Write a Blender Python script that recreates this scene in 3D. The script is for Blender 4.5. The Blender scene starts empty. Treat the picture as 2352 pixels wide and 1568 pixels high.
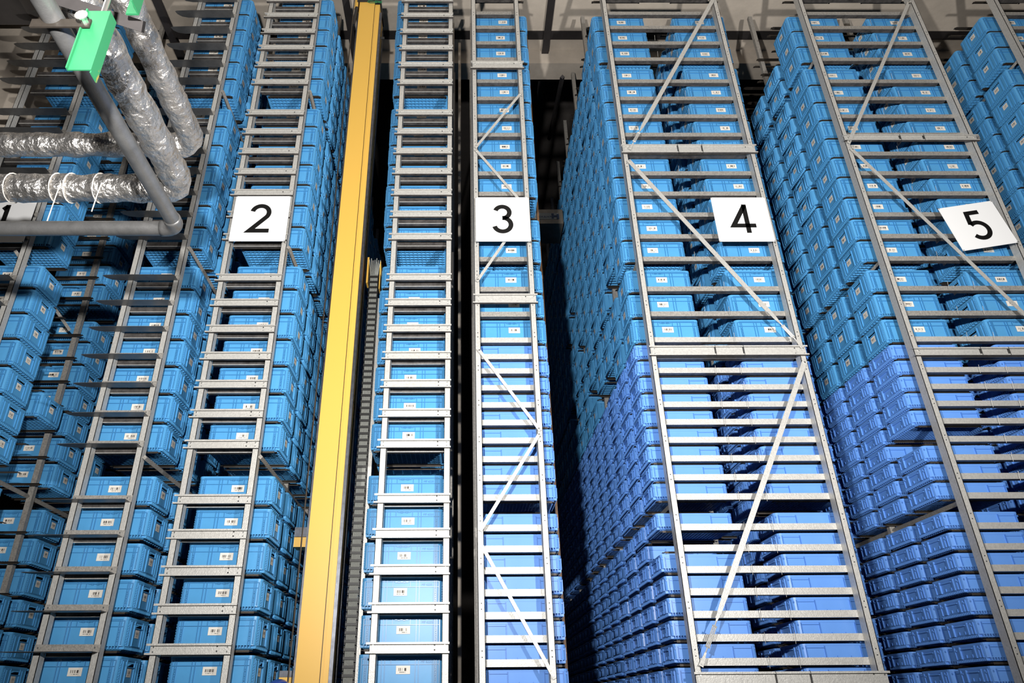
import bpy, math, random
import numpy as np
from mathutils import Vector, Matrix
random.seed(7)
R = math.radians
scene = bpy.context.scene
C = scene.collection
PI = math.pi

# ---------------------------------------------------------------- camera
FPX, PITCH, ROLL, YAW, PPX = 1633.24, R(27.4709), R(-.3925), R(.5238), 1076.81
def cam_axes():
    f = Vector((math.sin(YAW)*math.cos(PITCH), math.cos(YAW)*math.cos(PITCH), math.sin(PITCH)))
    r = Vector((math.cos(YAW), -math.sin(YAW), 0)); u = r.cross(f)
    return (r*math.cos(ROLL)+u*math.sin(ROLL), -r*math.sin(ROLL)+u*math.cos(ROLL), f)
CR, CU, CF = cam_axes()
camd = bpy.data.cameras.new('camera'); cam = bpy.data.objects.new('camera', camd); C.objects.link(cam)
camd.sensor_width = 36; camd.lens = FPX/2352*36; camd.shift_x = (1176-PPX)/2352
camd.clip_start = .05; camd.clip_end = 200
cam.matrix_world = Matrix(((CR.x, CU.x, -CF.x, 0), (CR.y, CU.y, -CF.y, 0), (CR.z, CU.z, -CF.z, 0), (0, 0, 0, 1)))
scene.camera = cam
def at(x, y, Y):            # the place in the hall, at depth Y, that is seen at (x, y) of the photo
    d = CR*((x-PPX)/FPX) - CU*((y-784)/FPX) + CF
    return d*(Y/d.y)

# ---------------------------------------------------------------- world, lights, exposure
w = bpy.data.worlds.new('world'); scene.world = w; w.use_nodes = True
w.node_tree.nodes['Background'].inputs[0].default_value = (.55, .68, 1, 1)
w.node_tree.nodes['Background'].inputs[1].default_value = .02
scene.cycles.diffuse_bounces = 2
vs = scene.view_settings
vs.view_transform = 'Standard'; vs.look = 'None'; vs.gamma = 1; vs.use_curve_mapping = False; vs.exposure = 0
def spot(name, loc, tgt, watts, size, blend, rad, col=(1, .97, .93)):
    l = bpy.data.lights.new(name, 'SPOT'); l.energy = watts; l.spot_size = R(size); l.spot_blend = blend
    l.shadow_soft_size = rad; l.color = col
    o = bpy.data.objects.new(name, l); C.objects.link(o); o.location = loc
    o.rotation_euler = (Vector(tgt)-Vector(loc)).to_track_quat('-Z', 'Y').to_euler()
spot('unseen_strobe', (2.3, 0, 1.3), (1.5, 5.5, 5.8), 1540, 132, .9, .07)  # strobe out of view right of the camera, inferred from the double shadows
spot('unseen_strobe', (-.6, 0, 1.3), (-.3, 5.5, 5.0), 1700, 136, .9, .07)  # second unseen strobe, left of the camera

# ---------------------------------------------------------------- materials
def mat(name, col, rough=.5, metal=0, spec=.5, bump=0, bscale=40, mottle=0, mscale=8, col2=None, stretch=(1, 1, 1)):
    m = bpy.data.materials.new(name); m.use_nodes = True
    nt = m.node_tree; b = nt.nodes['Principled BSDF']
    b.inputs['Base Color'].default_value = (*col, 1); b.inputs['Roughness'].default_value = rough
    b.inputs['Metallic'].default_value = metal; b.inputs['Specular IOR Level'].default_value = spec
    tc = nt.nodes.new('ShaderNodeTexCoord'); mp = nt.nodes.new('ShaderNodeMapping'); nt.links.new(tc.outputs['Object'], mp.inputs[0])
    mp.inputs['Scale'].default_value = stretch
    if mottle:
        n = nt.nodes.new('ShaderNodeTexNoise'); n.inputs['Scale'].default_value = mscale; n.inputs['Detail'].default_value = 5
        n.inputs['Roughness'].default_value = .65
        nt.links.new(mp.outputs[0], n.inputs['Vector'])
        r = nt.nodes.new('ShaderNodeValToRGB'); r.color_ramp.elements[0].position = .5-.25; r.color_ramp.elements[1].position = .5+.22
        c2 = col2 or tuple(c*(1-mottle) for c in col)
        r.color_ramp.elements[0].color = (*c2, 1); r.color_ramp.elements[1].color = (*col, 1)
        nt.links.new(n.outputs['Fac'], r.inputs[0]); nt.links.new(r.outputs[0], b.inputs['Base Color'])
    if bump:
        n = nt.nodes.new('ShaderNodeTexNoise'); n.inputs['Scale'].default_value = bscale; n.inputs['Detail'].default_value = 6
        nt.links.new(mp.outputs[0], n.inputs['Vector'])
        bp = nt.nodes.new('ShaderNodeBump'); bp.inputs['Strength'].default_value = bump; bp.inputs['Distance'].default_value = .01
        nt.links.new(n.outputs['Fac'], bp.inputs['Height']); nt.links.new(bp.outputs[0], b.inputs['Normal'])
    return m
M_TALL = mat('tall_crate_plastic', (.09, .345, .67), .34, 0, .27, mottle=.12, mscale=6)
M_LOW = mat('flat_crate_plastic', (.14, .34, .84), .32, 0, .27, mottle=.08, mscale=6)
M_TALLR = mat('shaded_tall_crate_rib_plastic', (.05, .22, .47), .3, 0, .4)  # deeper blue puts the shade of the moulded grooves into the ribs
M_LOWR = mat('shaded_flat_crate_rib_plastic', (.085, .235, .66), .3, 0, .4)  # same groove shade painted into the flat crates' ribs
M_DARKIN = mat('handle_hole_shade', (.01, .05, .11), .6)  # dark patch on the far crates, painted shade of the handle opening
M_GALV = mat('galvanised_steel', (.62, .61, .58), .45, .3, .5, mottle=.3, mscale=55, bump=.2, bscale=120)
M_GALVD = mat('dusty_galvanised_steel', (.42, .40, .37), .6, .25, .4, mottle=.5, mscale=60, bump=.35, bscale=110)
M_GRIME_SHADE = mat('grimy_shaded_beam_steel', (.11, .10, .095), .6, .2, .3, mottle=.75, mscale=18, bump=.3, bscale=60)  # marbled grime, with the shade under the beams put into the colour too
M_PLATE2 = mat('shaded_guide_plate_steel', (.17, .17, .17), .4, .6, .4, mottle=.4, mscale=10)  # galvanised tongue, its dark underside reflection put into the colour
M_RAIL = mat('shelf_rail_steel', (.055, .046, .038), .5, .35, .4, mottle=.3, mscale=25)
M_YEL = mat('yellow_mast_paint', (.76, .455, .085), .42, 0, .5, mottle=.0, mscale=3)
M_EDGE = mat('worn_mast_rail_steel', (.18, .19, .22), .35, .8, .5, mottle=.5, mscale=20)
M_BLACK = mat('black_plastic', (.02, .02, .02), .5)
M_CABLE = mat('grey_cable_jacket', (.40, .41, .38), .5)
M_WHITE = mat('white_sign_board', (.86, .87, .88), .55)
M_INK = mat('black_numeral_film', (.004, .004, .004), .45)
M_FOIL = mat('crinkled_aluminium_foil', (.90, .87, .84), .33, .9, .5, bump=1.0, bscale=17, mottle=.35, mscale=9)
M_FOIL.node_tree.nodes['Bump'].inputs['Distance'].default_value = .035
M_PIPE = mat('bare_steel_pipe', (.26, .26, .26), .33, .6, .5, bump=.1, bscale=120, mottle=.4, mscale=9)
M_GREEN = mat('chipped_green_paint', (.028, .20, .085), .4, 0, .5, mottle=.0)
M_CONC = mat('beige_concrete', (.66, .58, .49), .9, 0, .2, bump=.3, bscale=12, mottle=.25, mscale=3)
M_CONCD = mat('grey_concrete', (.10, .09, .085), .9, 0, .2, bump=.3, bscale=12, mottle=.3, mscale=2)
M_DSTEEL = mat('dark_roof_steel', (.045, .04, .04), .6, .3, .3, mottle=.3, mscale=6)
M_STRING = mat('white_binding_twine', (.8, .76, .7), .8)
M_BRONZE = mat('brown_guide_rail', (.16, .085, .04), .5, .2)
M_PLATE = mat('brushed_cover_plate', (.30, .27, .23), .45, .5, .4, mottle=.4, mscale=7)
M_LETTER = mat('dark_blue_lettering', (.03, .06, .13), .5)
M_MOULD = mat('raised_crate_lettering', (.03, .17, .42), .4)
M_LAMPB = mat('blue_lamp_dome', (.02, .06, .3), .25)
M_BOLT = mat('zinc_bolt', (.75, .75, .72), .25, .9)
def scratched(m, col2, scale, stretch, lo, hi):          # chips and scrapes of a second colour
    nt = m.node_tree; b = nt.nodes['Principled BSDF']; base = tuple(b.inputs['Base Color'].default_value)
    tc = nt.nodes.new('ShaderNodeTexCoord'); mp = nt.nodes.new('ShaderNodeMapping'); mp.inputs['Scale'].default_value = stretch
    n = nt.nodes.new('ShaderNodeTexNoise'); n.inputs['Scale'].default_value = scale; n.inputs['Detail'].default_value = 8; n.inputs['Roughness'].default_value = .75
    r = nt.nodes.new('ShaderNodeValToRGB'); r.color_ramp.elements[0].position = lo; r.color_ramp.elements[1].position = hi
    r.color_ramp.elements[0].color = base; r.color_ramp.elements[1].color = (*col2, 1)
    nt.links.new(tc.outputs['Object'], mp.inputs[0]); nt.links.new(mp.outputs[0], n.inputs['Vector'])
    nt.links.new(n.outputs['Fac'], r.inputs[0]); nt.links.new(r.outputs[0], b.inputs['Base Color'])
scratched(M_YEL, (.16, .08, .03), 7, (3, 3, .35), .68, .74)
scratched(M_GREEN, (.30, .23, .04), 9, (1, 1, .5), .60, .66)
def label_mat():
    m = bpy.data.materials.new('barcode_label_paper'); m.use_nodes = True; nt = m.node_tree; L = nt.links
    b = nt.nodes['Principled BSDF']; b.inputs['Roughness'].default_value = .6
    uv = nt.nodes.new('ShaderNodeUVMap'); uv.uv_map = 'UVMap'
    sx = nt.nodes.new('ShaderNodeSeparateXYZ'); L.new(uv.outputs[0], sx.inputs[0])
    def mth(op, a, v=None, c=None):
        n = nt.nodes.new('ShaderNodeMath'); n.operation = op
        for i, q in enumerate((a, v, c)):
            if q is None: continue
            if isinstance(q, (int, float)): n.inputs[i].default_value = q
            else: L.new(q, n.inputs[i])
        return n.outputs[0]
    def band(s, lo, hi): return mth('MULTIPLY', mth('GREATER_THAN', s, lo), mth('LESS_THAN', s, hi))
    U, V = sx.outputs[0], sx.outputs[1]
    oi = nt.nodes.new('ShaderNodeObjectInfo')
    def rnd(k, off):
        wn = nt.nodes.new('ShaderNodeTexWhiteNoise'); wn.noise_dimensions = '2D'
        cb = nt.nodes.new('ShaderNodeCombineXYZ'); L.new(mth('FLOOR', mth('MULTIPLY', U, k)), cb.inputs[0])
        L.new(mth('ADD', mth('MULTIPLY', oi.outputs['Random'], 50), off), cb.inputs[1])
        L.new(cb.outputs[0], wn.inputs['Vector']); return wn.outputs['Value']
    bars = mth('MULTIPLY', mth('MULTIPLY', band(U, .17, .83), band(V, .36, .72)), mth('GREATER_THAN', rnd(44, 0), .5))
    nums = mth('MULTIPLY', mth('MULTIPLY', band(U, .22, .78), band(V, .16, .27)), mth('GREATER_THAN', rnd(30, 9), .35))
    ink = mth('MAXIMUM', bars, mth('MULTIPLY', nums, .7))
    mx = nt.nodes.new('ShaderNodeMix'); mx.data_type = 'RGBA'; L.new(ink, mx.inputs['Factor'])
    mx.inputs['A'].default_value = (.78, .74, .67, 1); mx.inputs['B'].default_value = (.05, .04, .035, 1)
    L.new(mx.outputs['Result'], b.inputs['Base Color']); return m
M_LABEL = label_mat()

# ---------------------------------------------------------------- mesh builder
class MB:
    def __init__(s): s.v = []; s.f = []; s.mi = []; s.uv = {}
    def add(s, vs, fs, mi=0, xf=None):
        o = len(s.v)
        s.v += [tuple(xf @ Vector(p)) if xf else tuple(p) for p in vs]
        s.f += [tuple(i+o for i in f) for f in fs]; s.mi += [mi]*len(fs); return s
    def box(s, x0, x1, y0, y1, z0, z1, mi=0, xf=None):
        v = [(x0, y0, z0), (x1, y0, z0), (x1, y1, z0), (x0, y1, z0), (x0, y0, z1), (x1, y0, z1), (x1, y1, z1), (x0, y1, z1)]
        return s.add(v, [(0, 3, 2, 1), (4, 5, 6, 7), (0, 1, 5, 4), (1, 2, 6, 5), (2, 3, 7, 6), (3, 0, 4, 7)], mi, xf)
    def quad(s, a, b, c, d, mi=0): return s.add([a, b, c, d], [(0, 1, 2, 3)], mi)
    def label(s, a, b, c, d, mi):            # a quad that carries the label artwork
        s.uv[len(s.f)] = [(0, 0), (1, 0), (1, 1), (0, 1)]; return s.quad(a, b, c, d, mi)
    def loft(s, rings, cap0=False, cap1=False, mi=0):
        n = len(rings[0]); o = len(s.v)
        for r in rings: s.v += [tuple(p) for p in r]
        for k in range(len(rings)-1):
            for i in range(n):
                j = (i+1) % n; s.f.append((o+k*n+i, o+k*n+j, o+(k+1)*n+j, o+(k+1)*n+i)); s.mi.append(mi)
        if cap0: s.f.append(tuple(o+i for i in range(n))[::-1]); s.mi.append(mi)
        if cap1: s.f.append(tuple(o+(len(rings)-1)*n+i for i in range(n))); s.mi.append(mi)
        return s
    def tube(s, pts, r, n=12, mi=0, wob=0, caps=True):
        pts = [Vector(p) for p in pts]; rings = []
        t0 = (pts[1]-pts[0]).normalized(); up = Vector((0, 0, 1)) if abs(t0.z) < .9 else Vector((1, 0, 0))
        u = t0.cross(up).normalized()
        for k, p in enumerate(pts):
            t = (pts[min(k+1, len(pts)-1)]-pts[max(k-1, 0)]).normalized()
            u = (u-t*u.dot(t)).normalized(); v = t.cross(u); rr = r[k] if isinstance(r, (list, tuple)) else r
            rings.append([p+(u*math.cos(2*PI*i/n)+v*math.sin(2*PI*i/n))*rr*(1+random.uniform(-wob, wob)) for i in range(n)])
        return s.loft(rings, caps, caps, mi)
    def plate(s, pts, z0, z1, mi=0, xf=None):   # outline in x, y lifted from z0 to z1
        n = len(pts); v = [(x, y, z0) for x, y in pts]+[(x, y, z1) for x, y in pts]
        return s.add(v, [tuple(range(n))[::-1], tuple(range(n, 2*n))]+[(i, (i+1) % n, n+(i+1) % n, n+i) for i in range(n)], mi, xf)
    def mesh(s, name, mats, smooth=False):
        me = bpy.data.meshes.new(name); me.from_pydata(s.v, [], s.f)
        for m in (mats if isinstance(mats, (list, tuple)) else [mats]): me.materials.append(m)
        me.polygons.foreach_set('material_index', s.mi)
        if smooth: me.polygons.foreach_set('use_smooth', [True]*len(s.f))
        if s.uv:
            ul = me.uv_layers.new(name='UVMap')
            for fi, co in s.uv.items():
                for k, li in enumerate(me.polygons[fi].loop_indices): ul.data[li].uv = co[k]
        me.update(); return me
    def build(s, name, mats, parent=None, smooth=False):
        o = bpy.data.objects.new(name, s.mesh(name, mats, smooth)); C.objects.link(o)
        if parent: o.parent = parent
        return o
def tag(o, label=None, cat=None, group=None, kind=None):
    if label: o['label'] = label
    if cat: o['category'] = cat
    if group: o['group'] = group
    if kind: o['kind'] = kind
    return o
def thing(name, label, cat, loc=(0, 0, 0), group=None):
    o = bpy.data.objects.new(name, None); C.objects.link(o); o.location = loc; o.empty_display_size = .05
    return tag(o, label, cat, group)
def as_mesh(cu):            # lettering as a real mesh
    o = bpy.data.objects.new('tmp', cu); C.objects.link(o); bpy.context.view_layer.update()
    me = bpy.data.meshes.new_from_object(o); bpy.data.objects.remove(o); return me
def struct(name, mb, m): return tag(mb.build(name, m), kind='structure')

# ---------------------------------------------------------------- the hall
FLOOR = -1.6
struct('floor', MB().box(-11, 14, -4, 24, FLOOR-.1, FLOOR), M_CONCD)
struct('ceiling', MB().box(-11, 14, -4, 7.6, 8.62, 8.9), M_CONC)
struct('trim_1', MB().box(-11, 14, 7.3, 7.6, 8.35, 8.618), M_CONC)
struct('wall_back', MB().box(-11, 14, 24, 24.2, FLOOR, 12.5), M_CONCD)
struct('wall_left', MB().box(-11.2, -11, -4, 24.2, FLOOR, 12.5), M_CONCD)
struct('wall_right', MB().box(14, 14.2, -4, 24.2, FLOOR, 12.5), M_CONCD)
struct('trim_2', MB().box(-11, 14, 7.62, 24, 12.3, 12.5), M_CONCD)

# ---------------------------------------------------------------- crates
def rrect(hx, hy, r, z, k=3):
    out = []
    for cx, cy, a0 in ((hx-r, hy-r, 0), (-hx+r, hy-r, 90), (-hx+r, -hy+r, 180), (hx-r, -hy+r, 270)):
        for i in range(k+1):
            a = R(a0+90*i/k); out.append((cx+r*math.cos(a), cy+r*math.sin(a), z))
    return out
def crate_shell(mb, H, k, hole):
    hx, hy = .297, .197
    mb.loft([rrect(hx-.004, hy-.004, .028, .026, k), rrect(hx-.01, hy-.01, .026, .028, k)], True, True)   # floor above the hollow, ribbed foot
    n = 4*(k+1)
    ring = [rrect(hx-.004, hy-.004, .028, .026, k), rrect(hx, hy, .03, .022, k)]
    mb.loft(ring)
    a, b = rrect(hx, hy, .03, .022, k), rrect(hx, hy, .03, H-.018, k)
    # walls, with a real handle opening in both short sides
    for i in range(n):
        j = (i+1) % n
        p, q, r_, s_ = a[i], a[j], b[j], b[i]
        if hole and abs(p[0]-q[0]) < 1e-6 and abs(p[1]-q[1]) > .2:
            x = p[0]; sg = 1 if q[1] > p[1] else -1; y0, y1 = p[1], q[1]; z0, z1 = hole; w0, w1 = -.058*sg, .058*sg
            zt = H-.018; zb = .022
            for (ya, yb, za, zb_) in ((y0, w0, zb, zt), (w1, y1, zb, zt), (w0, w1, zb, z0), (w0, w1, z1, zt)):
                mb.quad((x, ya, za), (x, yb, za), (x, yb, zb_), (x, ya, zb_))
        else: mb.quad(p, q, r_, s_)
    mb.loft([b, rrect(hx+.003, hy+.003, .032, H-.018, k), rrect(hx+.003, hy+.003, .032, H, k), rrect(hx-.012, hy-.012, .02, H, k),
             rrect(hx-.012, hy-.012, .02, H-.02, k)])
def comb(mb, step, hx=.262, hy=.162):
    m = int(.52/step/1)
    for sy in (-1, 1):
        for i in range(int(.54/step)+1):
            x = -.27+i*step; mb.box(x-.003, x+.003, min(sy*hy, sy*.197), max(sy*hy, sy*.197), .003, .026)
    for sx in (-1, 1):
        for i in range(int(.34/step)+1):
            y = -.17+i*step; mb.box(min(sx*hx, sx*.297), max(sx*hx, sx*.297), y-.003, y+.003, .003, .026)
def tall_mesh():
    mb = MB(); H = .219; crate_shell(mb, H, 3, (.157, .189))
    comb(mb, .022)
    mb.loft([rrect(.29, .19, .025, .0, 3), rrect(.292, .192, .026, .004, 3), rrect(.27, .17, .015, .004, 3), rrect(.268, .168, .014, .0, 3)])
    # underside lattice
    for i in range(14): x = -.255+i*.0392; mb.box(x-.0022, x+.0022, -.175, .175, -.004, .026)
    for i in range(9): y = -.165+i*.0412; mb.box(-.275, .275, y-.0022, y+.0022, -.005, .026)
    for sy in (-1, 1):
        def rib(x0, x1, z0, z1, d=.008):
            d *= 1.0
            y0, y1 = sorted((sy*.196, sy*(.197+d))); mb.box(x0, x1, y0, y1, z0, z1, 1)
        rib(-.272, .272, .190, .1945); rib(-.272, .272, .151, .1555)
        for x in (-.255, -.242, -.133, -.110, .107, .130, .242, .255): rib(x-.0022, x+.0022, .024, .2, .0075)
        for x in (-.067, .062): rib(x-.002, x+.002, .155, .193, .007)
        for x in (-.276, .276): rib(x-.004, x+.004, .03, .195, .003)
        for i in range(6):                                            # little moulded marks by the corners
            for sx in (-1, 1): rib(sx*.249-.004+(i % 2)*.003, sx*.249+.002+(i % 2)*.003, .05+i*.015, .058+i*.015, .007)
        for i in range(5): x = -.042+i*.02; rib(x-.009, x+.009, .184-.004*(i % 2), .190-.004*(i % 2), .008)
        rib(-.26, .26, .2, .204, .0055)
    for sx in (-1, 1):
        def rb(y0, y1, z0, z1, d=.006):
            x0, x1 = sorted((sx*.296, sx*(.297+d))); mb.box(x0, x1, y0, y1, z0, z1)
        for y in (-.072, .072): rb(y-.004, y+.004, .03, .2, .009)
        for y in (-.105, .105, -.155, .155, -.13, .13): rb(y-.0025, y+.0025, .024, .2, .0055)
        for y in (-.118, .118): rb(y-.013, y+.013, .03, .19, .0075)
        rb(-.072, .072, .150, .156, .009); rb(-.07, .07, .03, .035, .006); rb(-.16, .16, .193, .197, .006)
        for i in range(6): y = -.05+i*.02; mb.box(*sorted((sx*.29, sx*.299)), y-.003, y+.003, .179, .19)
        for i in range(8): rb(-.169 , -.161, .035+i*.018, .045+i*.018, .004); rb(.161, .169, .035+i*.018, .045+i*.018, .004)
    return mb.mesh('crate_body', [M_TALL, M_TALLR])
def low_mesh():
    mb = MB(); H = .124; crate_shell(mb, H, 3, None); comb(mb, .02)
    mb.loft([rrect(.29, .19, .025, .0, 3), rrect(.292, .192, .026, .004, 3), rrect(.27, .17, .015, .004, 3), rrect(.268, .168, .014, .0, 3)])
    for i in range(20): x = -.255+i*.0268; mb.box(x-.0018, x+.0018, -.175, .175, -.003, .026)
    for i in range(13): y = -.165+i*.0275; mb.box(-.275, .275, y-.0018, y+.0018, -.003, .026)
    for sy in (-1, 1):
        def rib(x0, x1, z0, z1, d=.004):
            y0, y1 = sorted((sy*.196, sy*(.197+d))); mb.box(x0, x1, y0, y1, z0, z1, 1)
        for x in (-.265, -.13, .13, .265): rib(x-.0028, x+.0028, .03, .105, .009)
        for a, b in ((-.265, -.13), (.13, .265)): rib(a, b, .091, .095, .009)
        for x in (-.05, .05): rib(x-.002, x+.002, .026, .04, .004)
        for x in (-.285, .285): rib(x-.004, x+.004, .085, .098, .002)
    for sx in (-1, 1):
        def rb(y0, y1, z0, z1, d=.006):
            x0, x1 = sorted((sx*.296, sx*(.297+d))); mb.box(x0, x1, y0, y1, z0, z1)
        for y in (-.088, .088): rb(y-.006, y+.006, .024, .108, .012)
        for y in (-.112, .112): rb(y-.012, y+.012, .026, .104, .006)
        for y in (-.155, .155): rb(y-.004, y+.004, .024, .108, .007)
        rb(-.062, .062, .088, .096, .012); rb(-.07, .07, .03, .034, .003)
        for y in (-.04, .03): rb(y-.003, y+.003, .03, .052, .006)
        for y in (-.135, .135): rb(y-.007, y+.007, .08, .09, .009)
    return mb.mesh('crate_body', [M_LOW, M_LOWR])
def lite(H, low):
    mb = MB(); hx, hy = .297, .197
    mb.loft([rrect(hx-.006, hy-.006, .028, .025, 2), rrect(hx, hy, .03, .022, 2), rrect(hx, hy, .03, H-.016, 2),
             rrect(hx+.003, hy+.003, .03, H-.016, 2), rrect(hx+.003, hy+.003, .03, H, 2)], True, True)
    for i in range(14):
        for sx in (-1, 1): y = -.165+i*.0254; mb.box(*sorted((sx*.262, sx*.297)), y-.0035, y+.0035, .003, .024)
    for i in range(8): y = -.16+i*.0457; mb.box(-.27, .27, y-.003, y+.003, -.004, .026)
    for i in range(7): x = -.25+i*.083; mb.box(x-.003, x+.003, -.17, .17, -.004, .026)
    for sx in (-1, 1): mb.box(*sorted((sx*.272, sx*.292)), -.18, .18, -.001, .003)
    for sx in (-1, 1):
        def rb(y0, y1, z0, z1, d=.006, mi=0):
            x0, x1 = sorted((sx*.296, sx*(.297+d))); mb.box(x0, x1, y0, y1, z0, z1, mi)
        for y in (-.075, .075): rb(y-.004, y+.004, .03, H-.02, .009)
        for y in (-.112, .112): rb(y-.014, y+.014, .03, H-.03, .006)
        for y in (-.155, .155): rb(y-.004, y+.004, .03, H-.02, .006)
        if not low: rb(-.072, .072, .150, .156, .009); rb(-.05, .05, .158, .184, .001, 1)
        else: rb(-.06, .06, .088, .096, .01)
    for sy in (-1, 1):
        def rib(x0, x1, z0, z1, d=.004):
            y0, y1 = sorted((sy*.196, sy*(.197+d))); mb.box(x0, x1, y0, y1, z0, z1)
        for z in ((.191, .152) if not low else (.092,)): rib(-.265, .265, z, z+.0035)
        for x in ((-.25, -.12, .12, .25) if not low else (-.265, -.13, .13, .265)): rib(x-.002, x+.002, .026, H-.02)
    if not low:
        for sx in (-1, 1):
            x = sx*.2985; a = -.032; mb.label((x, a*sx, .098), (x, -a*sx, .098), (x, -a*sx, .148), (x, a*sx, .148), 2)
        mb.label((-.045, -.199, .095), (.055, -.199, .095), (.055, -.199, .145), (-.045, -.199, .145), 2)
    return mb
ME_TALL, ME_LOW = tall_mesh(), low_mesh()
lf = MB(); lf.box(-.05, .05, -.0012, 0, -.0275, .0275)
lf.uv[2] = [(0, 0), (1, 0), (1, 1), (0, 1)]; ME_LBF = lf.mesh('barcode_label', M_LABEL)
ls = MB(); ls.box(-.033, .033, -.0012, 0, -.028, .028)
ls.uv[2] = [(0, 0), (1, 0), (1, 1), (0, 1)]; ME_LBS = ls.mesh('barcode_label', M_LABEL)

RT = [7.11, 6.853, 6.596] + [6.258-.2567*j for j in range(10)] + [3.62-.2615*j for j in range(3)]
RL = [2.842-.1553*j for j in range(9)] + [1.365-.157*j for j in range(11)]
LT = sorted([6.089+.259*j for j in range(6)]+[4.112+.2575*j for j in range(7)]+[2.116+.2593*j for j in range(7)]+[1.678-.2626*j for j in range(7)], reverse=True)
LTOP = [z for z in LT]
PITCHY, Y0 = .472, 5.55
def coly(i): return Y0+PITCHY*i+.2
def coly1(i): return (5.52, 6.07, 6.58, 7.1, 7.66, 8.18)[i]+.2
# half racks: name -> (centre x, kinds, columns, phrase, facing side seen, column y)
HALVES = {
 '1R': (-4.17, 'L', 6, 'rack one', 1, coly1),
 '2L': (-2.746, 'L', 4, 'rack two left stack', 1, coly),
 '2R': (-1.802, 'L', 13, 'rack two right stack', 1, coly),
 '3L': (-.455, 'L', 3, 'rack three left stack', 0, coly),
 '3R': (.438, 'R', 3, 'rack three right stack', 0, coly),
 '4L': (1.803, 'R', 19, 'rack four left stack', -1, coly),
 '4R': (2.727, 'R', 5, 'rack four right stack', -1, coly),
 '5L': (4.055, 'R', 8, 'rack five left stack', -1, coly),
 '5R': (4.985, 'R', 5, 'rack five right stack', -1, coly),
 '6L': (6.31, 'R', 5, 'the unnumbered right-hand rack', -1, coly),
}
MISSING = {('3R', 0, 10), ('4L', 0, 'l10'), ('5L', 0, 'l5'), ('4L', 1, 12), ('4L', 5, 11), ('4L', 4, 14), ('4L', 3, 15), ('4L', 6, 8), ('4L', 7, 13), ('4L', 2, 15)}
def project(P):
    P = Vector(P); d = P.dot(CF)
    return (PPX+FPX*P.dot(CR)/d, 784-FPX*P.dot(CU)/d, d)
cand = []
for hk, (cx, kind, ncol, phrase, side, cy) in HALVES.items():
    rows = [('t', i, z, .219) for i, z in enumerate(LT if kind == 'L' else RT)]
    if kind == 'R': rows += [('l', i, z, .124) for i, z in enumerate(RL)]
    for c in range(ncol):
        for k, i, z, H in rows:
            if hk == '1R' and c == 1 and not (z < .95 or abs(z-2.635) < .05): continue
            if (hk, c, i if k == 't' else 'l%d' % i) in MISSING: continue
            if hk == '5L' and c == 1 and k == 't' and i == 0: continue
            if hk in ('5L', '4L') and c >= 2 and k == 't' and i <= (0 if c == 2 else 1 if c < 4 else 2) and hk == '5L': continue
            if c > 2 and k == 't' and random.random() < .012: continue
            P = (cx+random.uniform(-.006, .006), cy(c)+random.uniform(-.004, .004), z-H)
            x, y, d = project((P[0], P[1], P[2]+H/2))
            if not (-190 < x < 2540 and -150 < y < 1700): continue
            seen = 1 if c == 0 else 0
            front = 0
            if c == 0: front = (.6*FPX/d)*(H*FPX/d)*.6
            if side and (c == 0 or hk in ('2R', '4L', '5L', '1R') or c <= 1):
                xs = cx+side*.3; q0, q1 = project((xs, P[1]-.2, P[2]+H/2)), project((xs, P[1]+.2, P[2]+H/2))
                front += abs(q1[0]-q0[0])*H*FPX/d*.8
            if hk == '2R' and c > 4: front *= .1
            if hk == '4L' and c > 8: front *= .3
            if hk == '1R' and c == 2: front += 1500
            cand.append([front, hk, c, k, i, P, phrase])
NUM = ['topmost', 'second', 'third', 'fourth', 'fifth', 'sixth', 'seventh', 'eighth', 'ninth', 'tenth', 'eleventh', 'twelfth', 'thirteenth', 'fourteenth',
       'fifteenth', 'sixteenth', 'seventeenth', 'eighteenth', 'nineteenth', 'twentieth', 'twenty-first', 'twenty-second', 'twenty-third', 'twenty-fourth',
       'twenty-fifth', 'twenty-sixth', 'twenty-seventh', 'twenty-eighth']
COL = ['front column'] + ['%s column back' % n for n in NUM[1:22]]
def make_crate(k, P, label, with_front, side):
    t = thing('tall_crate' if k == 't' else 'flat_crate', label, 'crate', P,
              'tall blue crates stored on the racks' if k == 't' else 'flat blue crates stored on the racks')
    b = bpy.data.objects.new('crate_body', ME_TALL if k == 't' else ME_LOW); C.objects.link(b); b.parent = t
    if k == 't':
        if with_front:
            o = bpy.data.objects.new('barcode_label', ME_LBF); C.objects.link(o); o.parent = t
            o.location = (random.uniform(-.015, .03), -.2018, .118)
        if side:
            o = bpy.data.objects.new('barcode_label', ME_LBS); C.objects.link(o); o.parent = t
            o.location = (side*.299, random.uniform(-.012, .012), .117); o.rotation_euler = (0, 0, side*PI/2)
    return t
rest = {'t': [], 'l': []}
LOWROW = {}
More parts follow.
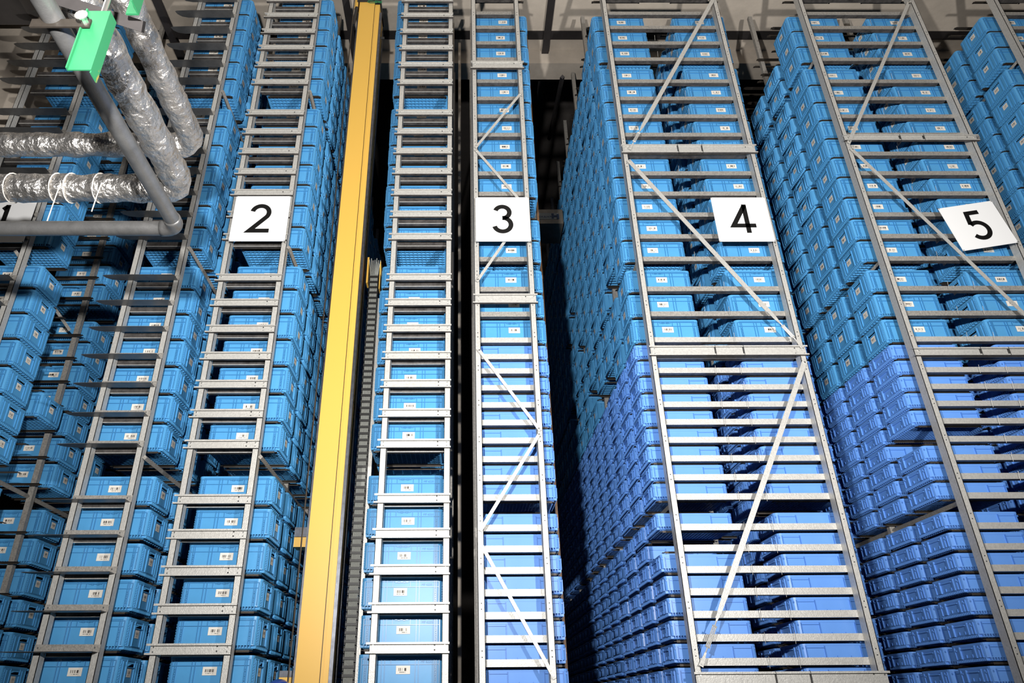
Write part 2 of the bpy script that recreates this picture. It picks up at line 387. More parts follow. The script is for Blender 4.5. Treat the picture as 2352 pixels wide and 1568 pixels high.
for kk in 'tl':
    L = sorted([c for c in cand if c[3] == kk], key=lambda c: -c[0])
    for n, c in enumerate(L):
        if n < 300 and c[0] > 0:
            _, hk, col, k, i, P, phrase = c
            lab = ('tall blue crate, ' if k == 't' else 'flat blue crate, ')+phrase+', '+COL[col]+', '+NUM[i]+(' tall shelf' if k == 't' else ' flat shelf')+' from top'
            lab = lab.replace(', topmost tall shelf from top', ', topmost tall shelf').replace(', topmost flat shelf from top', ', topmost flat shelf')
            t = make_crate(k, P, lab, col == 0 or hk == '1R', HALVES[hk][4])
            if hk == '3L' and col == 0 and P[2] < 1.6:      # moulded lettering on the nearest crates
                cu = bpy.data.curves.new('moulded_lettering', 'FONT'); cu.body = 'MF 6220'; cu.size = .023; cu.extrude = .0012; cu.materials.append(M_MOULD)
                o = bpy.data.objects.new('moulded_lettering', as_mesh(cu)); C.objects.link(o); o.parent = t
                o.location = (.145, -.2, .163); o.rotation_euler = (PI/2, 0, 0)
        else: rest[kk].append(c)
def merge(name, mb, places, mats, label, group):
    v = np.array(mb.v); nv = len(v); P = np.array(places)
    V = (v[None]+P[:, None]).reshape(-1, 3)
    fl = [len(f) for f in mb.f]; idx = np.array([i for f in mb.f for i in f]); nl = len(idx); K = len(P)
    me = bpy.data.meshes.new(name); me.vertices.add(nv*K); me.vertices.foreach_set('co', V.ravel())
    me.loops.add(nl*K); me.loops.foreach_set('vertex_index', (idx[None]+np.arange(K)[:, None]*nv).ravel().astype(np.int32))
    st = np.concatenate([[0], np.cumsum(fl)[:-1]]); me.polygons.add(len(fl)*K)
    me.polygons.foreach_set('loop_start', (st[None]+np.arange(K)[:, None]*nl).ravel().astype(np.int32))
    me.polygons.foreach_set('material_index', np.tile(mb.mi, K).astype(np.int32))
    for m in mats: me.materials.append(m)
    me.update(calc_edges=True)
    uvl = me.uv_layers.new(name='UVMap'); a = np.zeros((nl, 2))
    for fi, co in mb.uv.items(): a[st[fi]:st[fi]+4] = co
    uvl.data.foreach_set('uv', np.tile(a, (K, 1)).ravel())
    me.validate(); o = bpy.data.objects.new(name, me); C.objects.link(o)
    return tag(o, label, 'crates', group, 'stuff')
merge('tall_crates', lite(.219, False), [c[5] for c in rest['t']], [M_TALL, M_DARKIN, M_LABEL],
      'tall blue crates in the deeper, darker columns behind the front stacks', 'tall blue crates stored on the racks')
merge('flat_crates', lite(.124, True), [c[5] for c in rest['l']], [M_LOW],
      'flat lighter blue crates in the deeper columns down the lower aisles', 'flat blue crates stored on the racks')

# ---------------------------------------------------------------- racks
TOPZ = 8.25
def bolt(mb, x, y, z, r=.007):
    mb.tube([(x, y, z), (x, y-.006, z)], r, 6)
def post(rk, x0, x1, y0, y1, m, z1=TOPZ, holes=False):
    mb = MB()                                     # channel section, open towards the back
    t = .004
    mb.box(x0, x1, y0, y0+t, FLOOR+.002, z1); mb.box(x0, x0+t, y0, y1, FLOOR+.002, z1); mb.box(x1-t, x1, y0, y1, FLOOR+.002, z1)
    mb.box(x0+t, x0+.014, y1-t, y1, FLOOR+.002, z1); mb.box(x1-.014, x1-t, y1-t, y1, FLOOR+.002, z1)
    p = mb.build('upright', m, rk)
    if holes:
        hb = MB(); z = -.3
        while z < 7.6:
            for dz in (0, .04): hb.box((x0+x1)/2-.004, (x0+x1)/2+.004, y0-.0012, y0+.001, z+dz, z+dz+.008)
            z += .157*2
        hb.build('slot_holes', M_BLACK, p)
    return p
def deep_frames(rk, xs, n, step, y0, m=M_GALVD):
    for k in range(1, n+1):
        for (a, b) in xs:
            mb = MB(); y = y0+step*k
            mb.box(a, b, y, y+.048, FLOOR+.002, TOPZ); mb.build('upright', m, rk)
def rails(rk, cx, rows, cyf, ncol, half=.262, tall=True):
    """a pair of steel angles under every crate; the front column ones are parts, the rest one part"""
    allr = []
    for c in range(ncol):
        for z in rows:
            for s in (-1, 1): allr.append((c, z, s))
    deep = MB(); n = 0
    for c, z, s in allr:
        y = cyf(c)+s*.178
        mb = MB() if c == 0 and n < 96 else deep
        mb.box(cx-half, cx+half, y-.016, y+.016, z-.0115, z-.0085)
        yy = y+s*.016; mb.box(cx-half, cx+half, min(yy, yy-s*.003), max(yy, yy-s*.003), z-.024, z-.0115)
        for e in (-1, 1):                          # turned-down noses
            mb.box(*sorted((cx+e*half, cx+e*(half+.02))), y-.014, y+.014, z-.018, z-.015)
        if c == 0 and n < 96: mb.build('shelf_rail', M_RAIL, rk); n += 1
    tag(deep.build('shelf_rails', M_RAIL, rk), kind='stuff')
def lip_beam(rk, x0, x1, y, z0, z1, m=M_GALV, joints=()):
    mb = MB(); mb.box(x0+.012, x1-.008, y, y+.004, z0+.004, z1-.004)
    mb.box(x0-.012, x1+.004, y-.022, y+.004, z1-.004, z1); mb.box(x0-.016, x1+.004, y-.022, y+.004, z0, z0+.004)
    mb.box(x0-.012, x1+.004, y-.022, y-.019, z1-.014, z1-.004); mb.box(x0-.016, x1+.004, y-.022, y-.019, z0+.004, z0+.012)
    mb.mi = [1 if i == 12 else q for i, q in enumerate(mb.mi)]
    b = mb.build('shelf_beam', [m, M_GRIME_SHADE], rk)
    bb = MB()
    for x in (x0+.035, x1-.028):
        for z in (z0+.02, z1-.022): bolt(bb, x, y, z, .006)
    bb.build('bolt', M_BOLT, b)
    hb = MB()
    for z in (z0+.022, z1-.018): hb.tube([(x1-.1, y+.001, z), (x1-.1, y-.0012, z)], .006, 8)
    hb.build('hole', M_BLACK, b)
    for jx in joints:
        j = MB(); j.box(jx-.002, jx+.002, y-.0235, y-.0005, z0-.002, z1+.002); j.build('joint', M_BLACK, b)
    return b
def box_beam(rk, x0, x1, y, z1, m, h=.05, d=.05, dark=False):
    mb = MB(); z0 = z1-h; t = .004
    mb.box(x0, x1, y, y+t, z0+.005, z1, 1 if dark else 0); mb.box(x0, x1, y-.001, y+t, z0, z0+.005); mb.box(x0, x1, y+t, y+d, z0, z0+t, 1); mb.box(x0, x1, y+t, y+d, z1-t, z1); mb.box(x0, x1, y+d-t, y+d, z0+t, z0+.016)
    return mb.build('shelf_beam', [m, M_GRIME_SHADE], rk)
def strap(rk, a, b, y=5.366, w=.034, m=M_GALV, buckle=0, name='diagonal_brace'):
    """a flat tie bar between two points of the front plane; buckle = length of the turnbuckle end at b"""
    a, b = Vector((a[0], y, a[1])), Vector((b[0], y, b[1])); d = (b-a).normalized(); n = Vector((d.z, 0, -d.x)); L = (b-a).length
    def bar(mb, s0, s1, w0, w1, t0=0, t=.004):
        p = [a+d*s0-n*w0/2, a+d*s1-n*w1/2, a+d*s1+n*w1/2, a+d*s0+n*w0/2]
        q = [v+Vector((0, -t, 0)) for v in p]; p = [v+Vector((0, t0, 0)) for v in p]; q = [v+Vector((0, t0, 0)) for v in q]
        mb.add(p+q, [(0, 3, 2, 1), (4, 5, 6, 7), (0, 1, 5, 4), (1, 2, 6, 5), (2, 3, 7, 6), (3, 0, 4, 7)])
    mb = MB(); e = L-buckle; bar(mb, 0, e, w, w); s = mb.build(name, m, rk)
    bb = MB(); bolt(bb, *(a+d*.02+Vector((0, -.004, 0))), .009)
    if not buckle: bolt(bb, *(b-d*.02+Vector((0, -.004, 0))), .009)
    bb.build('bolt', M_BOLT, s)
    if buckle:
        t = MB(); bar(t, e-.03, e+buckle*.2, w*.95, .03, -.004); bar(t, e+buckle*.2, e+buckle*.36, .03, .008, -.004)
        t.tube([a+d*(e+buckle*.34)+Vector((0, -.008, 0)), a+d*(L-buckle*.2)+Vector((0, -.008, 0))], .0045, 6)
        for o in (-1, 1):
            off = n*o*.011+Vector((0, -.008, 0)); t.tube([a+d*(e+buckle*.42)+off, a+d*(e+buckle*.72)+off], .0045, 6)
        for q in (.42, .72): c_ = a+d*(e+buckle*q)+Vector((0, -.008, 0)); t.tube([c_-n*.016, c_+n*.016], .007, 6)
        bar(t, L-buckle*.2, L, .012, .034, -.004); bolt(t, *(b-d*.02+Vector((0, -.008, 0))), .009)
        t.build('turnbuckle', M_GALV, s)
    return s
def aisle_lattice(rk, x, y0, n, m=M_RAIL):
    for k in range(n):
        for j in range(4):
            z0 = -.4+j*2.15; a = (x, y0+k*.944, z0 if (j+k) % 2 else z0+2.0); b = (x, y0+(k+1)*.944, z0+2.0 if (j+k) % 2 else z0)
            mb = MB(); mb.tube([a, b], .011, 4); mb.build('diagonal_brace', m, rk)

YF = 5.385
LROWS = [z-.219 for z in LT]
def left_type(name_label, cx, x0, x1, ncol, style, cyf, extra):
    rk = thing('storage_rack', name_label, 'rack', (cx, YF, FLOOR))
    def loc(o): return o
    post(rk, x0, x0+.05, YF, YF+.07, M_GALV); post(rk, x1-.05, x1, YF, YF+.07, M_GALV)
    for z in LROWS+[7.4]:
        zt = z+.022
        if style == 'lip': lip_beam(rk, x0-.01, x1, YF-.006, zt-.072, zt)
        else:              # folded plate with a guide tongue that reaches into the aisle
            mb = MB(); mb.box(x0+.004, x1-.052, YF-.006, YF-.002, zt-.05, zt)
            mb.box(x1-.055, x1+.004, YF-.008, YF-.002, zt-.052, zt-.002)
            out = [(x1-.01, YF-.095), (x1-.01, YF+.0), (x0-.06, YF+.0), (x0-.13, YF-.015), (x0-.17, YF-.045), (x0-.185, YF-.08), (x0-.16, YF-.088), (x0, YF-.095)]
            mb.plate(out, zt-.054, zt-.050, 1)
            b = mb.build('shelf_beam', [M_GALVD, M_PLATE2], rk); bb = MB(); bolt(bb, x0+.03, YF-.006, zt-.022, .006); bolt(bb, x1-.03, YF-.008, zt-.022, .006); bb.build('bolt', M_BOLT, b)
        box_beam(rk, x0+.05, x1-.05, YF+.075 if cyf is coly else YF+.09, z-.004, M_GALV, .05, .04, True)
    rails(rk, cx, LROWS, cyf, min(ncol, 8))
    deep_frames(rk, ((x0, x0+.05), (x1-.05, x1)), (ncol+1)//2, .944 if cyf is coly else 1.06, YF+(.104 if cyf is coly else .06))
    extra(rk)
    return rk
def ydiag(rk, x, zs, y0, L, m=M_GALVD, sg=1):
    for z in zs:
        mb = MB(); mb.tube([(x, y0, z), (x, y0+L, z-.02)], .02, 4); b = mb.build('depth_tie', m, rk)
def ex2L(rk): ydiag(rk, -2.51, (5.77, 3.79, 1.79), YF+.02, 3.5)
def ex2R(rk): ydiag(rk, -1.60, (5.77, 3.79, 1.79), YF+.02, 5.5)
def ex3L(rk):
    for z in (5.72, 3.72): MB().box(-.105, -.085, YF+.0, YF+.06, z-.3, z).build('splice_plate', M_BLACK, rk)
def ex1(rk):
    mb = MB(); a, b = Vector((-4.05, 5.36, 3.72)), Vector((-3.95, 6.3, 3.42)); mb.tube([a, b], .02, 4); mb.build('diagonal_brace', M_GALVD, rk)
    ydiag(rk, -4.02, (1.79,), YF+.02, 4.0)
def fixparent():     # parts were modelled in hall coordinates: bring them under their rack's base
    bpy.context.view_layer.update()
    for o in list(C.objects):
        if o.type == 'EMPTY' and o.name.startswith(('storage_rack', 'crane_', 'pipe', 'foil_', 'bare_', 'pallet', 'cable_', 'roof_', 'concrete', 'hanging', 'cover', 'signal', 'guide', 'carriage', 'utility')):
            for ch in o.children: ch.location = ch.location-o.location
left_type('bare steel rack behind the pipes at far left, carrying sign one', -4.17, -4.61, -3.98, 6, 'plate', coly1, ex1)
left_type('steel rack left of sign two with tongue-ended shelf beams', -2.746, -2.985, -2.53, 4, 'plate', coly, ex2L)
left_type('ladder-like steel rack carrying sign two, left of the yellow mast', -1.802, -2.18, -1.616, 13, 'lip', coly, ex2R)
left_type('ladder-like pale steel rack right of the yellow mast, no sign', -.455, -.658, -.104, 3, 'lip', coly, ex3L)

RROWS = [z-.219 for z in RT]+[z-.124 for z in RL]
def right_type(label, x0, x1, halves, tiers, straps, ncol):
    rk = thing('storage_rack', label, 'rack', ((x0+x1)/2, YF, FLOOR))
    post(rk, x0, x0+.048, YF, YF+.085, M_GALV, holes=True); post(rk, x1-.048, x1, YF, YF+.085, M_GALV, holes=True)
    for z in RROWS+[7.13, 7.4, 7.66]:
        top = z > 3.0
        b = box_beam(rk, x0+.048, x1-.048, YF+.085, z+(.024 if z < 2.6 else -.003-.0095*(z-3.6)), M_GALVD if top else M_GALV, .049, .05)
    for (z0, z1) in tiers: lip_beam(rk, x0+.0, x1+.015, YF-.006, z0, z1, M_GALV, joints=((x0+x1)/2-.11, (x0+x1)/2+.13) if x1-x0 > 1 else ())
    for cx in halves: rails(rk, cx, RROWS+[7.13, 7.4], coly, min(ncol, 9))
    xs = [(x0, x0+.048), (x1-.048, x1)]
    if len(halves) > 1: m_ = (x0+x1)/2; xs += [(m_-.024, m_+.024)]
    deep_frames(rk, xs, (ncol+1)//2, .944, YF+.104)
    for s in straps: strap(rk, *s[:2], **s[2])
    if x1-x0 > 1:
        for z in (6.32, 3.675, 1.42): MB().tube([(x0+.03, YF+.09, z), (x0+.03, YF+4.5, z)], .018, 4).build('depth_tie', M_GALVD, rk)
        # diagonal bracing inside the frame, second row of uprights
        for z in (6.3, 4.0, 1.6): MB().tube([(x0+.1, 6.458, z), (x1-.1, 6.458, z-1.9)], .012, 4).build('diagonal_brace', M_RAIL, rk)
        for sx in (x0+.55, x1-.55):
            hb = MB()
            for z in RROWS: hb.tube([(sx, YF+.062, z-.045), (sx+.002, YF+.055, z+.03)], .0016, 4)
            tag(hb.build('wire_pins', M_GALV, rk), kind='stuff')
    return rk
NB = dict(w=.026)
right_type('narrow steel rack carrying sign three, zigzag brace on its front', .103, .638, (.438,),
           ((6.06, 6.165), (3.168, 3.26)),
           (((.612, 5.70), (.128, 4.95), NB), ((.128, 4.93), (.56, 4.27), NB), ((.45, 3.93), (.124, 3.39), NB), ((.127, 2.72), (.615, 1.985), NB), ((.614, 1.97), (.124, 1.195), NB), ((.12, 1.115), (.62, .195), NB)), 3)
right_type('wide steel rack carrying sign four, two stacks behind one frame', 1.589, 2.905, (1.803, 2.727),
           ((4.885, 4.99), (2.653, 2.743), (.02, .23)),
           (((2.875, 7.2), (1.655, 4.925), dict(w=.042, buckle=.42)), ((1.628, 4.79), (2.882, 2.72), dict(w=.042, buckle=.42)), ((2.876, 2.6), (1.63, .265), dict(w=.042, buckle=.5))), 19)
right_type('wide steel rack carrying the tilted sign five', 3.838, 5.17, (4.055, 4.985),
           ((5.045, 5.12), (2.645, 2.72)),
           (((5.08, 7.12), (3.855, 5.01), dict(w=.036)), ((3.862, 4.94), (5.14, 2.60), dict(w=.036, buckle=.42)), ((5.12, 7.16), (5.07, 7.09), dict(w=.02))), 8)
right_type('dim steel rack at the right edge beyond sign five', 6.09, 7.42, (6.31,), ((5.1, 5.19),), (), 5)

# ---------------------------------------------------------------- number signs
def stroke(mb, pts, w, y0=-.0025, y1=-.0005, wend=None):
    P = [Vector((p[0], p[1])) for p in pts]; n = len(P); l, r_ = [], []
    for i in range(n):
        if i == 0: d = (P[1]-P[0]).normalized(); nn = Vector((-d.y, d.x)); k = 1
        elif i == n-1: d = (P[-1]-P[-2]).normalized(); nn = Vector((-d.y, d.x)); k = 1
        else:
            a, b = (P[i]-P[i-1]).normalized(), (P[i+1]-P[i]).normalized(); t = (a+b).normalized(); nn = Vector((-t.y, t.x)); k = 1/max(.35, nn.dot(Vector((-a.y, a.x))))
        l.append(P[i]+nn*w/2*k); r_.append(P[i]-nn*w/2*k)
    for i in range(n-1):
        q = (l[i], l[i+1], r_[i+1], r_[i]); v = [(p.x, y0, p.y) for p in q]+[(p.x, y1, p.y) for p in q]
        mb.add(v, [(0, 1, 2, 3), (7, 6, 5, 4), (0, 4, 5, 1), (1, 5, 6, 2), (2, 6, 7, 3), (3, 7, 4, 0)])
def arc(cx, cy, r, a0, a1, n=26, ry=None):
    return [(cx+r*math.cos(R(a0+(a1-a0)*i/n)), cy+(ry or r)*math.sin(R(a0+(a1-a0)*i/n))) for i in range(n+1)]
GL = {
 '1': [[(-.09, .86), (.03, .985)], [(.03, 1.03), (.03, 0)]],
 '2': [arc(-.01, .70, .245, 168, -38)+[(-.27, .05), (.30, .05)]],
 '3': [arc(-.01, .735, .21, 160, -90), arc(-.01, .29, .245, 90, -165)],
 '4': [[(.13, 1.0), (-.30, .26), (.36, .26)], [(.115, 1.03), (.115, 0)]],
 '5': [[(.24, .95), (-.14, .95), (-.20, .55)], arc(-.02, .325, .275, 131, -145)],
}
def sign(num, cx, cz, wdt, hgt, rot, tilt_note, gh=.315, Y=5.330):
    t = thing('number_sign', tilt_note, 'sign', (0, 0, 0))
    b = MB(); n = rrect(wdt/2, hgt/2, .006, 0, 2)
    b.plate([(x, y) for x, y, z in n], -.003, .0, 0, Matrix.Rotation(PI/2, 4, 'X'))
    p = b.build('board', M_WHITE, t)
    g = MB()
    for s in GL[num]: stroke(g, [(x*gh, (y-.5)*gh) for x, y in s], .043, -.004, -.0005)
    g.build('numeral', M_INK, t)
    tie = MB()
    for sx in (-1, 1):
        for sz in (-1, 1): tie.tube([(sx*(wdt/2-.008), -.004, sz*(hgt/2-.01)), (sx*(wdt/2-.002), .015, sz*(hgt/2+.012))], .003, 5)
    tie.build('cable_ties', M_BLACK, t)
    t.location = (cx, Y, cz); t.rotation_euler = (0, -rot, 0)
    return t
sign('2', -1.875, 4.063, .512, .515, 0, 'square white sign with black numeral two, left of the mast')
sign('3', .372, 4.052, .502, .505, 0, 'square white sign with black numeral three, on the narrow rack')
sign('4', 2.603, 4.047, .515, .505, 0, 'square white sign with black numeral four, on the wide rack')
sign('5', 4.779, 3.972, .545, .487, R(9.8), 'tilted white sign with black numeral five, at the right')
sign('1', -4.195, 4.005, .51, .505, 0, 'white sign with numeral one cut by the left edge, behind pipe', .31, 5.268)

# ---------------------------------------------------------------- stacker crane in the aisle left of rack 3
YM = 5.78
mast = thing('crane_mast', 'tall yellow stacker crane mast standing in the aisle', 'crane mast', (-1.1, YM, FLOOR))
xl = -.2152*YM
m = MB(); m.box(xl, -1.062, YM, YM+.34, FLOOR, 7.66)
m.build('box_column', M_YEL, mast)
m = MB(); m.box(-1.056, -.998, YM+.004, YM+.33, FLOOR, 7.62); m.box(-1.044, -1.034, YM-.001, YM+.004, FLOOR, 7.6); m.build('side_channel', M_YEL, mast)
MB().box(-1.062, -1.056, YM+.012, YM+.3, FLOOR, 7.6).build('seam', M_BLACK, mast)
m = MB(); m.box(xl-.022, xl, YM+.03, YM+.07, FLOOR, 7.5); m.build('guide_rail', M_EDGE, mast)
m = MB(); m.box(-.998, -.972, YM+.02, YM+.06, FLOOR, 7.5); m.box(-.998, -.985, YM+.28, YM+.34, FLOOR, 7.5); m.build('guide_rail', M_EDGE, mast)
m = MB(); m.box(xl-.03, -.985, YM-.012, YM+.35, 7.66, 7.70); m.tube([(xl-.03, YM, 7.56), (xl-.05, YM, 7.25)], .02, 8); m.build('mast_cap', M_BLACK, mast)
m = MB(); m.box(xl-.06, xl-.02, YM, YM+.2, 7.55, 8.2); m.build('head_bracket', M_YEL, mast)
m = MB(); m.tube([(-1.06+.09*math.sin(i*.7), YM-.02, 7.64+.02*math.cos(i*1.1)) for i in range(12)], .004, 5); m.build('green_wire', M_GREEN, mast)
m = MB(); m.tube([(-.975, YM+.1, 7.15), (-.93, YM+.1, 7.15)], .015, 8); m.build('limit_pin', M_BLACK, mast)
cbl = MB(); a, b = at(812, 20, 5.62), at(661, 1566, 5.62); cbl.tube([a+(a-b)*.1, b+(b-a)*.35], .006, 6)
tag(cbl.build('hoist_rope', M_RAIL), 'thin grey hoist rope left of the yellow mast', 'rope')
# cable carrier
ch = thing('cable_carrier', 'black plastic cable chain full of grey cables beside mast', 'cable chain', (-.895, 5.95, FLOOR))
m = MB(); z = FLOOR+.02; n = 0
XA, XB = -.925, -.835
links, nl = None, 0
deep = MB()
while z < 3.86:
    vis = z > -.15
    q = MB() if vis and nl < 95 else deep
    q.box(XA, XB, 5.94, 5.95, z, z+.02); q.box(XA, XA+.006, 5.95, 6.0, z-.016, z+.038); q.box(XB-.006, XB, 5.95, 6.0, z-.016, z+.038)
    if q is not deep: q.build('chain_link', M_BLACK, ch); nl += 1
    z += .0605
tag(deep.build('chain_links', M_BLACK, ch), kind='stuff')
for i in range(7):
    x = XA+.014+i*.0105; fan = (i-3)*.008
    q = MB(); q.tube([(x, 5.957, FLOOR+.05), (x, 5.957, 1), (x, 5.957, 3.8), (x+fan*.4, 5.955, 3.92), (x+fan, 5.95, 4.02+.015*math.sin(i*2))], .0042, 6); q.build('cable', M_CABLE, ch)
MB().box(XA-.03, XA-.012, 5.95, 6.05, 3.75, 4.05).build('end_bracket', M_YEL, ch)
MB().box(XB+.008, XB+.018, 5.95, 6.05, 3.68, 4.0).build('end_bracket', M_YEL, ch)
tag(MB().box(-.832, -.80, 6.0, 6.03, FLOOR, 3.6).build('cable_trough', M_GALV), 'pale steel trough strip right of the black cable chain', 'trough')
cr = thing('crane_carriage', 'yellow and grey carriage part low behind the mast', 'crane carriage', (-1.42, 6.45, .9))
p = at(684, 1250, 6.05); MB().box(p.x-.035, p.x+.07, 6.05, 6.2, p.z-.02, p.z+.06).build('yellow_arm', M_YEL, cr)
MB().box(p.x-.035, p.x+.07, 6.04, 6.2, p.z+.062, p.z+.14).build('grey_cover', M_EDGE, cr)
p = at(650, 1555, 5.9); MB().box(p.x-.03, p.x+.08, 5.9, 6.1, p.z-.1, p.z+.0).build('yellow_arm', M_YEL, cr)
MB().box(p.x-.03, p.x+.08, 5.9, 6.1, p.z+.001, p.z+.045).build('grey_cover', M_EDGE, cr)
lm = MB(); c0 = at(640, 1578, 5.3)
lm.loft([[(c0.x+.075*math.cos(t)*math.cos(2*PI*i/20), c0.y+.075*math.cos(t)*math.sin(2*PI*i/20), c0.z+.05*math.sin(t)) for i in range(20)] for t in (0, .4, .8, 1.1, 1.4)], True, True)
lm.tube([(c0.x, c0.y, c0.z-.02), (c0.x, c0.y, FLOOR)], .02, 8)
tag(lm.build('signal_lamp', M_LAMPB, smooth=True), 'blue domed signal lamp peeking in at the bottom edge', 'lamp')
tag(MB().box(.772, .792, 5.95, 6.0, FLOOR, 7.4).build('guide_rail', M_BRONZE), 'dark brown guide rail in the aisle right of rack 3', 'rail')

# crane cover plate in the aisle between racks 3 and 4
YB = 8.4; cp = thing('cover_plate', 'dull metal crane cover lettered USHAHN between racks 3 and 4', 'cover', (1.15, YB, 6.3))
a, b = at(1215, 481, YB), at(1301, 513, YB)
MB().box(a.x, min(b.x, 1.47), YB, YB+.5, b.z, a.z).build('housing', M_PLATE, cp)
c1, c2 = at(1228, 489.5, YB), at(1282.5, 503.5, YB)
MB().box(c1.x, c2.x, YB-.004, YB-.0005, c2.z, c1.z).build('name_plate', M_CABLE, cp)
def text(body, x, y, z, size, m, parent, name='lettering'):
    cu = bpy.data.curves.new(name, 'FONT'); cu.body = body; cu.size = size; cu.extrude = .001; cu.space_character = 1.25; cu.materials.append(m)
    o = bpy.data.objects.new(name, as_mesh(cu)); C.objects.link(o); o.parent = parent; o.location = (x, y, z); o.rotation_euler = (PI/2, 0, 0); return o
q = at(1229, 500.5, YB); text('USHAHN', q.x, YB-.006, q.z, .055, M_LETTER, cp)
q = at(1267, 502, YB); g = MB()
for (x0, x1, z0, z1) in ((0, .035, 0, .09), (.075, .11, -.01, .08), (.035, .075, .025, .055)): g.box(q.x+x0, q.x+x1, YB-.008, YB-.0045, q.z+z0, q.z+z1)
g.build('logo', M_LETTER, cp)
rope = MB(); rope.tube([(1.0, YB+.2, a.z), (1.0, YB+.2, 12.2)], .02, 6); rope.build('hanger', M_DSTEEL, cp)

# ---------------------------------------------------------------- roof steel
def beam(name, label, x0, x1, y0, y1, z0, z1, m=M_DSTEEL, cat='beam', grp=None):
    d = MB(); w = x1-x0; 
    if (x1-x0) > (y1-y0): d.box(x0, x1, y0, y1, z0, z0+.012); d.box(x0, x1, y0, y1, z1-.012, z1); d.box(x0, x1, (y0+y1)/2-.006, (y0+y1)/2+.006, z0+.012, z1-.012)
    else: d.box(x0, x1, y0, y1, z0, z0+.012); d.box(x0, x1, y0, y1, z1-.012, z1); d.box((x0+x1)/2-.006, (x0+x1)/2+.006, y0, y1, z0+.012, z1-.012)
    return tag(d.build(name, m), label, cat, grp)
p = at(1270, 72, 7.0)
beam('roof_beam', 'dark steel beam crossing over the aisles below the ceiling', -11, 14, 6.95, 7.09, p.z-.06, p.z+.06)
q = at(1265, 10, 6.5)
beam('roof_beam', 'black steel rail running deep above the aisle beside rack 4', q.x-.05, q.x+.05, 3.5, 16, q.z-.03, q.z+.06)
q = at(385, 60, 5.9)
beam('roof_beam', 'black steel rail running deep above the aisle behind pipes', q.x-.04, q.x+.04, 3.5, 12, q.z-.03, q.z+.05)
q = at(800, 40, 6.3)
beam('roof_beam', 'dark angle rail running deep above the crane mast aisle', q.x-.04, q.x+.04, 3.8, 12, q.z-.02, q.z+.05)
q = at(1690, 60, 7.2)
beam('roof_beam', 'dark roof rail running deep between racks 4 and 5', q.x-.05, q.x+.05, 4.5, 12, q.z-.03, q.z+.08)
for i, (x0, y) in enumerate(((1.3, 7.6), (3.2, 7.0), (5.6, 7.0))):
    d = MB(); d.tube([(x0, 6.6, 7.3), (x0+.15, 9.0, 8.5)], .03, 4)
    tag(d.build('roof_brace', M_DSTEEL), ('slim dark brace rising above the aisle between racks three and four', 'slim dark brace rising above the aisle between racks four and five', 'slim dark brace rising above the aisle right of rack 5')[i], 'brace')
for i, x in enumerate((-.02, )):
    cl = MB(); cl.box(-.055, -.02, 6.9, 7.0, FLOOR, 8.3); tag(cl.build('concrete_post', M_CONC), 'pale vertical post in the dark slot between rack 3 halves', 'post')
# concrete pillar far left
tag(MB().box(-5.75, -5.12, 6.0, 6.6, FLOOR, 8.6).build('concrete_pillar', M_CONC), 'beige concrete pillar behind rack 1 at the left edge', 'pillar')
tag(MB().box(-7.4, -5.0, 5.3, 5.7, 7.15, 8.6).build('concrete_beam', M_CONCD), 'brown concrete beam in the top left corner above the pillar', 'beam')

# ---------------------------------------------------------------- pipes, upper left
def bend(p0, p1, p2, r, k=8):    # p0 -> corner p1 -> p2 with a rounded elbow
    p0, p1, p2 = map(Vector, (p0, p1, p2)); a = p1+(p0-p1).normalized()*r; b = p1+(p2-p1).normalized()*r
    return [p0]+[(a*(1-t)*(1-t)+p1*2*t*(1-t)+b*t*t) for t in [i/k for i in range(k+1)]]+[p2]
def dense(pts, st):
    out = []
    for a, b in zip(pts[:-1], pts[1:]):
        n = max(1, int((Vector(b)-Vector(a)).length/st)); out += [Vector(a).lerp(Vector(b), i/n) for i in range(n)]
    return out+[Vector(pts[-1])]
YP = 3.8
def foil(cornerpx, leftpx, rad, label, ties, strings, YP=YP):
    t = thing('foil_pipe', label, 'pipe', (0, YP, 0))
    c0 = at(*cornerpx, YP); l0 = at(*leftpx, YP); l0 = Vector((-5.2, YP, (l0.z+c0.z)/2)); c0.z = l0.z
    pts = dense(bend(l0, c0, (c0.x, .3, c0.z), .13), .035)
    body = MB(); body.tube(pts, [rad*(1+.05*math.sin(i*.9)+random.uniform(-.035, .035)) for i in range(len(pts))], 22, wob=.045)
    body.build('insulated_pipe', M_FOIL, t, smooth=True)
    for px in ties:
        x = at(px, cornerpx[1], YP).x; r = MB(); n = 20
        r.tube([(x+.012*math.sin(a_), YP+rad*1.07*math.cos(a_), c0.z+rad*1.07*math.sin(a_)) for a_ in [2*PI*i/n for i in range(n+1)]], .0042, 5, caps=True); r.build('binding', M_STRING, t)
    for px, ln in strings:
        x = at(px, cornerpx[1], YP).x; MB().tube([(x+.03, YP-rad*1.0, c0.z-.03), (x, YP-rad*.6, c0.z-rad), (x-.01, YP-rad*.5, c0.z-rad-ln)], .004, 5).build('hanging_string', M_STRING, t)
    return c0
foil((418, 432), (0, 432), .093, 'foil-wrapped pipe bound with white twine, lower of the two', (30, 133, 165, 231), ((148, .22), (240, .14)))
foil((448, 332), (0, 333), .083, 'foil-wrapped pipe, upper of the two running to the left', (), ())
t = thing('bare_pipe', 'bare grey steel pipe with elbow under the foil pipes', 'pipe', (0, 3.6, 0))
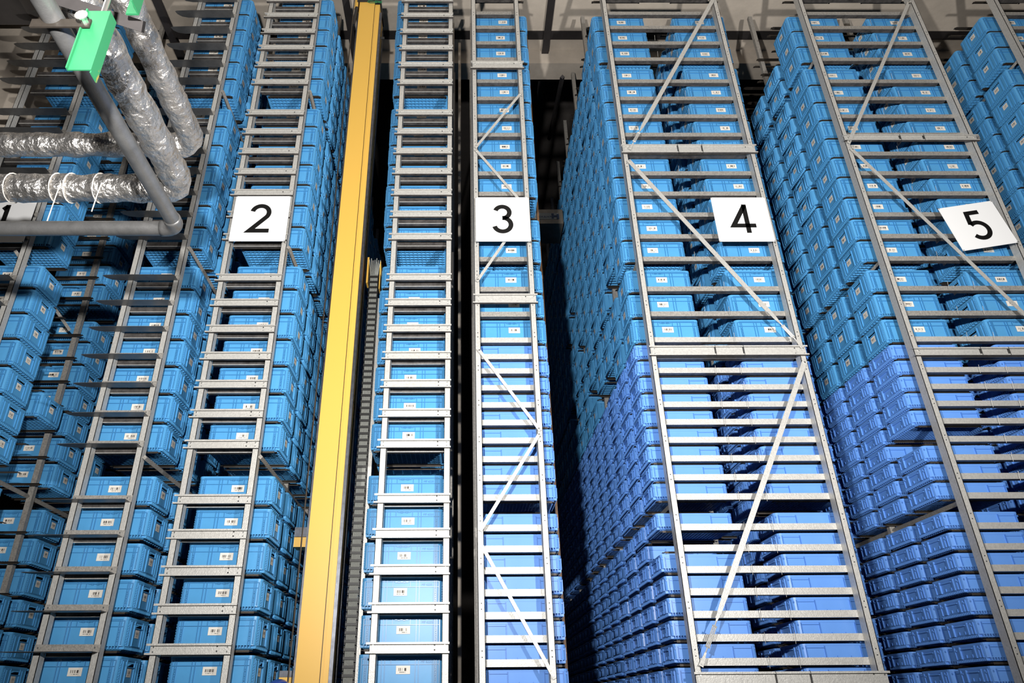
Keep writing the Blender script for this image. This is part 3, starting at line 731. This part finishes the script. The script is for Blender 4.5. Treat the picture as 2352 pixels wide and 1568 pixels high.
c0 = at(408, 524, 3.6); pts = bend((-5.2, 3.6, c0.z), c0, (c0.x, .3, c0.z), .075, 10)
MB().tube(dense(pts, .2), .0455, 20).build('steel_pipe', M_PIPE, t, smooth=True)
MB().tube([Vector(p) for p in bend((c0.x-.1, 3.6, c0.z), c0, (c0.x, 3.5, c0.z), .08, 8)], .0505, 20).build('elbow', M_PIPE, t, smooth=True)
# painted hanger
hg = thing('pipe_hanger', 'chipped bright green steel channel clamping the pipes', 'bracket', (0, 3.0, 0))
YG = 2.1
a, b = at(203, 25, YG), at(250, 32, YG); cz = at(200, 160, YG).z; xm = (a.x+b.x)/2; ww = .10
g = MB(); g.box(xm-ww/2, xm+ww/2, YG, YG+.006, cz, a.z); g.box(xm-ww/2, xm-ww/2+.006, YG-.012, YG, cz, a.z); g.box(xm+ww/2-.006, xm+ww/2, YG+.006, YG+.06, cz-.01, a.z)
g.build('green_channel', M_GREEN, hg)
p = at(80, 68, YG+.02); z_ = at(130, 68, YG+.02).z
MB().box(p.x, xm-.01, YG-.015, YG-.007, z_-.024, z_+.024).build('flat_bar', M_RAIL, hg)
q = MB(); q.tube([(xm-.03, YG-.05, z_), (xm-.03, YG+.0, z_)], .016, 8); q.tube([(xm-.03, YG-.055, z_), (xm-.03, YG-.05, z_)], .028, 12); q.build('clamp_bolt', M_BOLT, hg)
rod = MB(); rod.tube([(xm, YG+.03, a.z-.1), (xm, YG+.03, 8.62)], .012, 8); rod.build('threaded_rod', M_BOLT, hg)
q = at(150, 10, 1.9); r_ = at(310, 45, 2.9)
d = MB(); d.tube([at(60, -25, 2.25), at(330, 62, 2.42)], .038, 4); tag(d.build('support_angle', M_DSTEEL), 'dark steel angle holding the green clamp at top left', 'bracket')
g = MB(); p = at(308, 15, 2.3); g.box(p.x-.03, p.x+.03, 2.3, 2.31, p.z-.05, p.z+.5); g.box(p.x+.024, p.x+.03, 2.23, 2.3, p.z-.05, p.z+.5)
tag(g.build('hanging_strip', M_GREEN), 'short green strip hanging at the top beside the foil pipes', 'bracket')
fixparent()
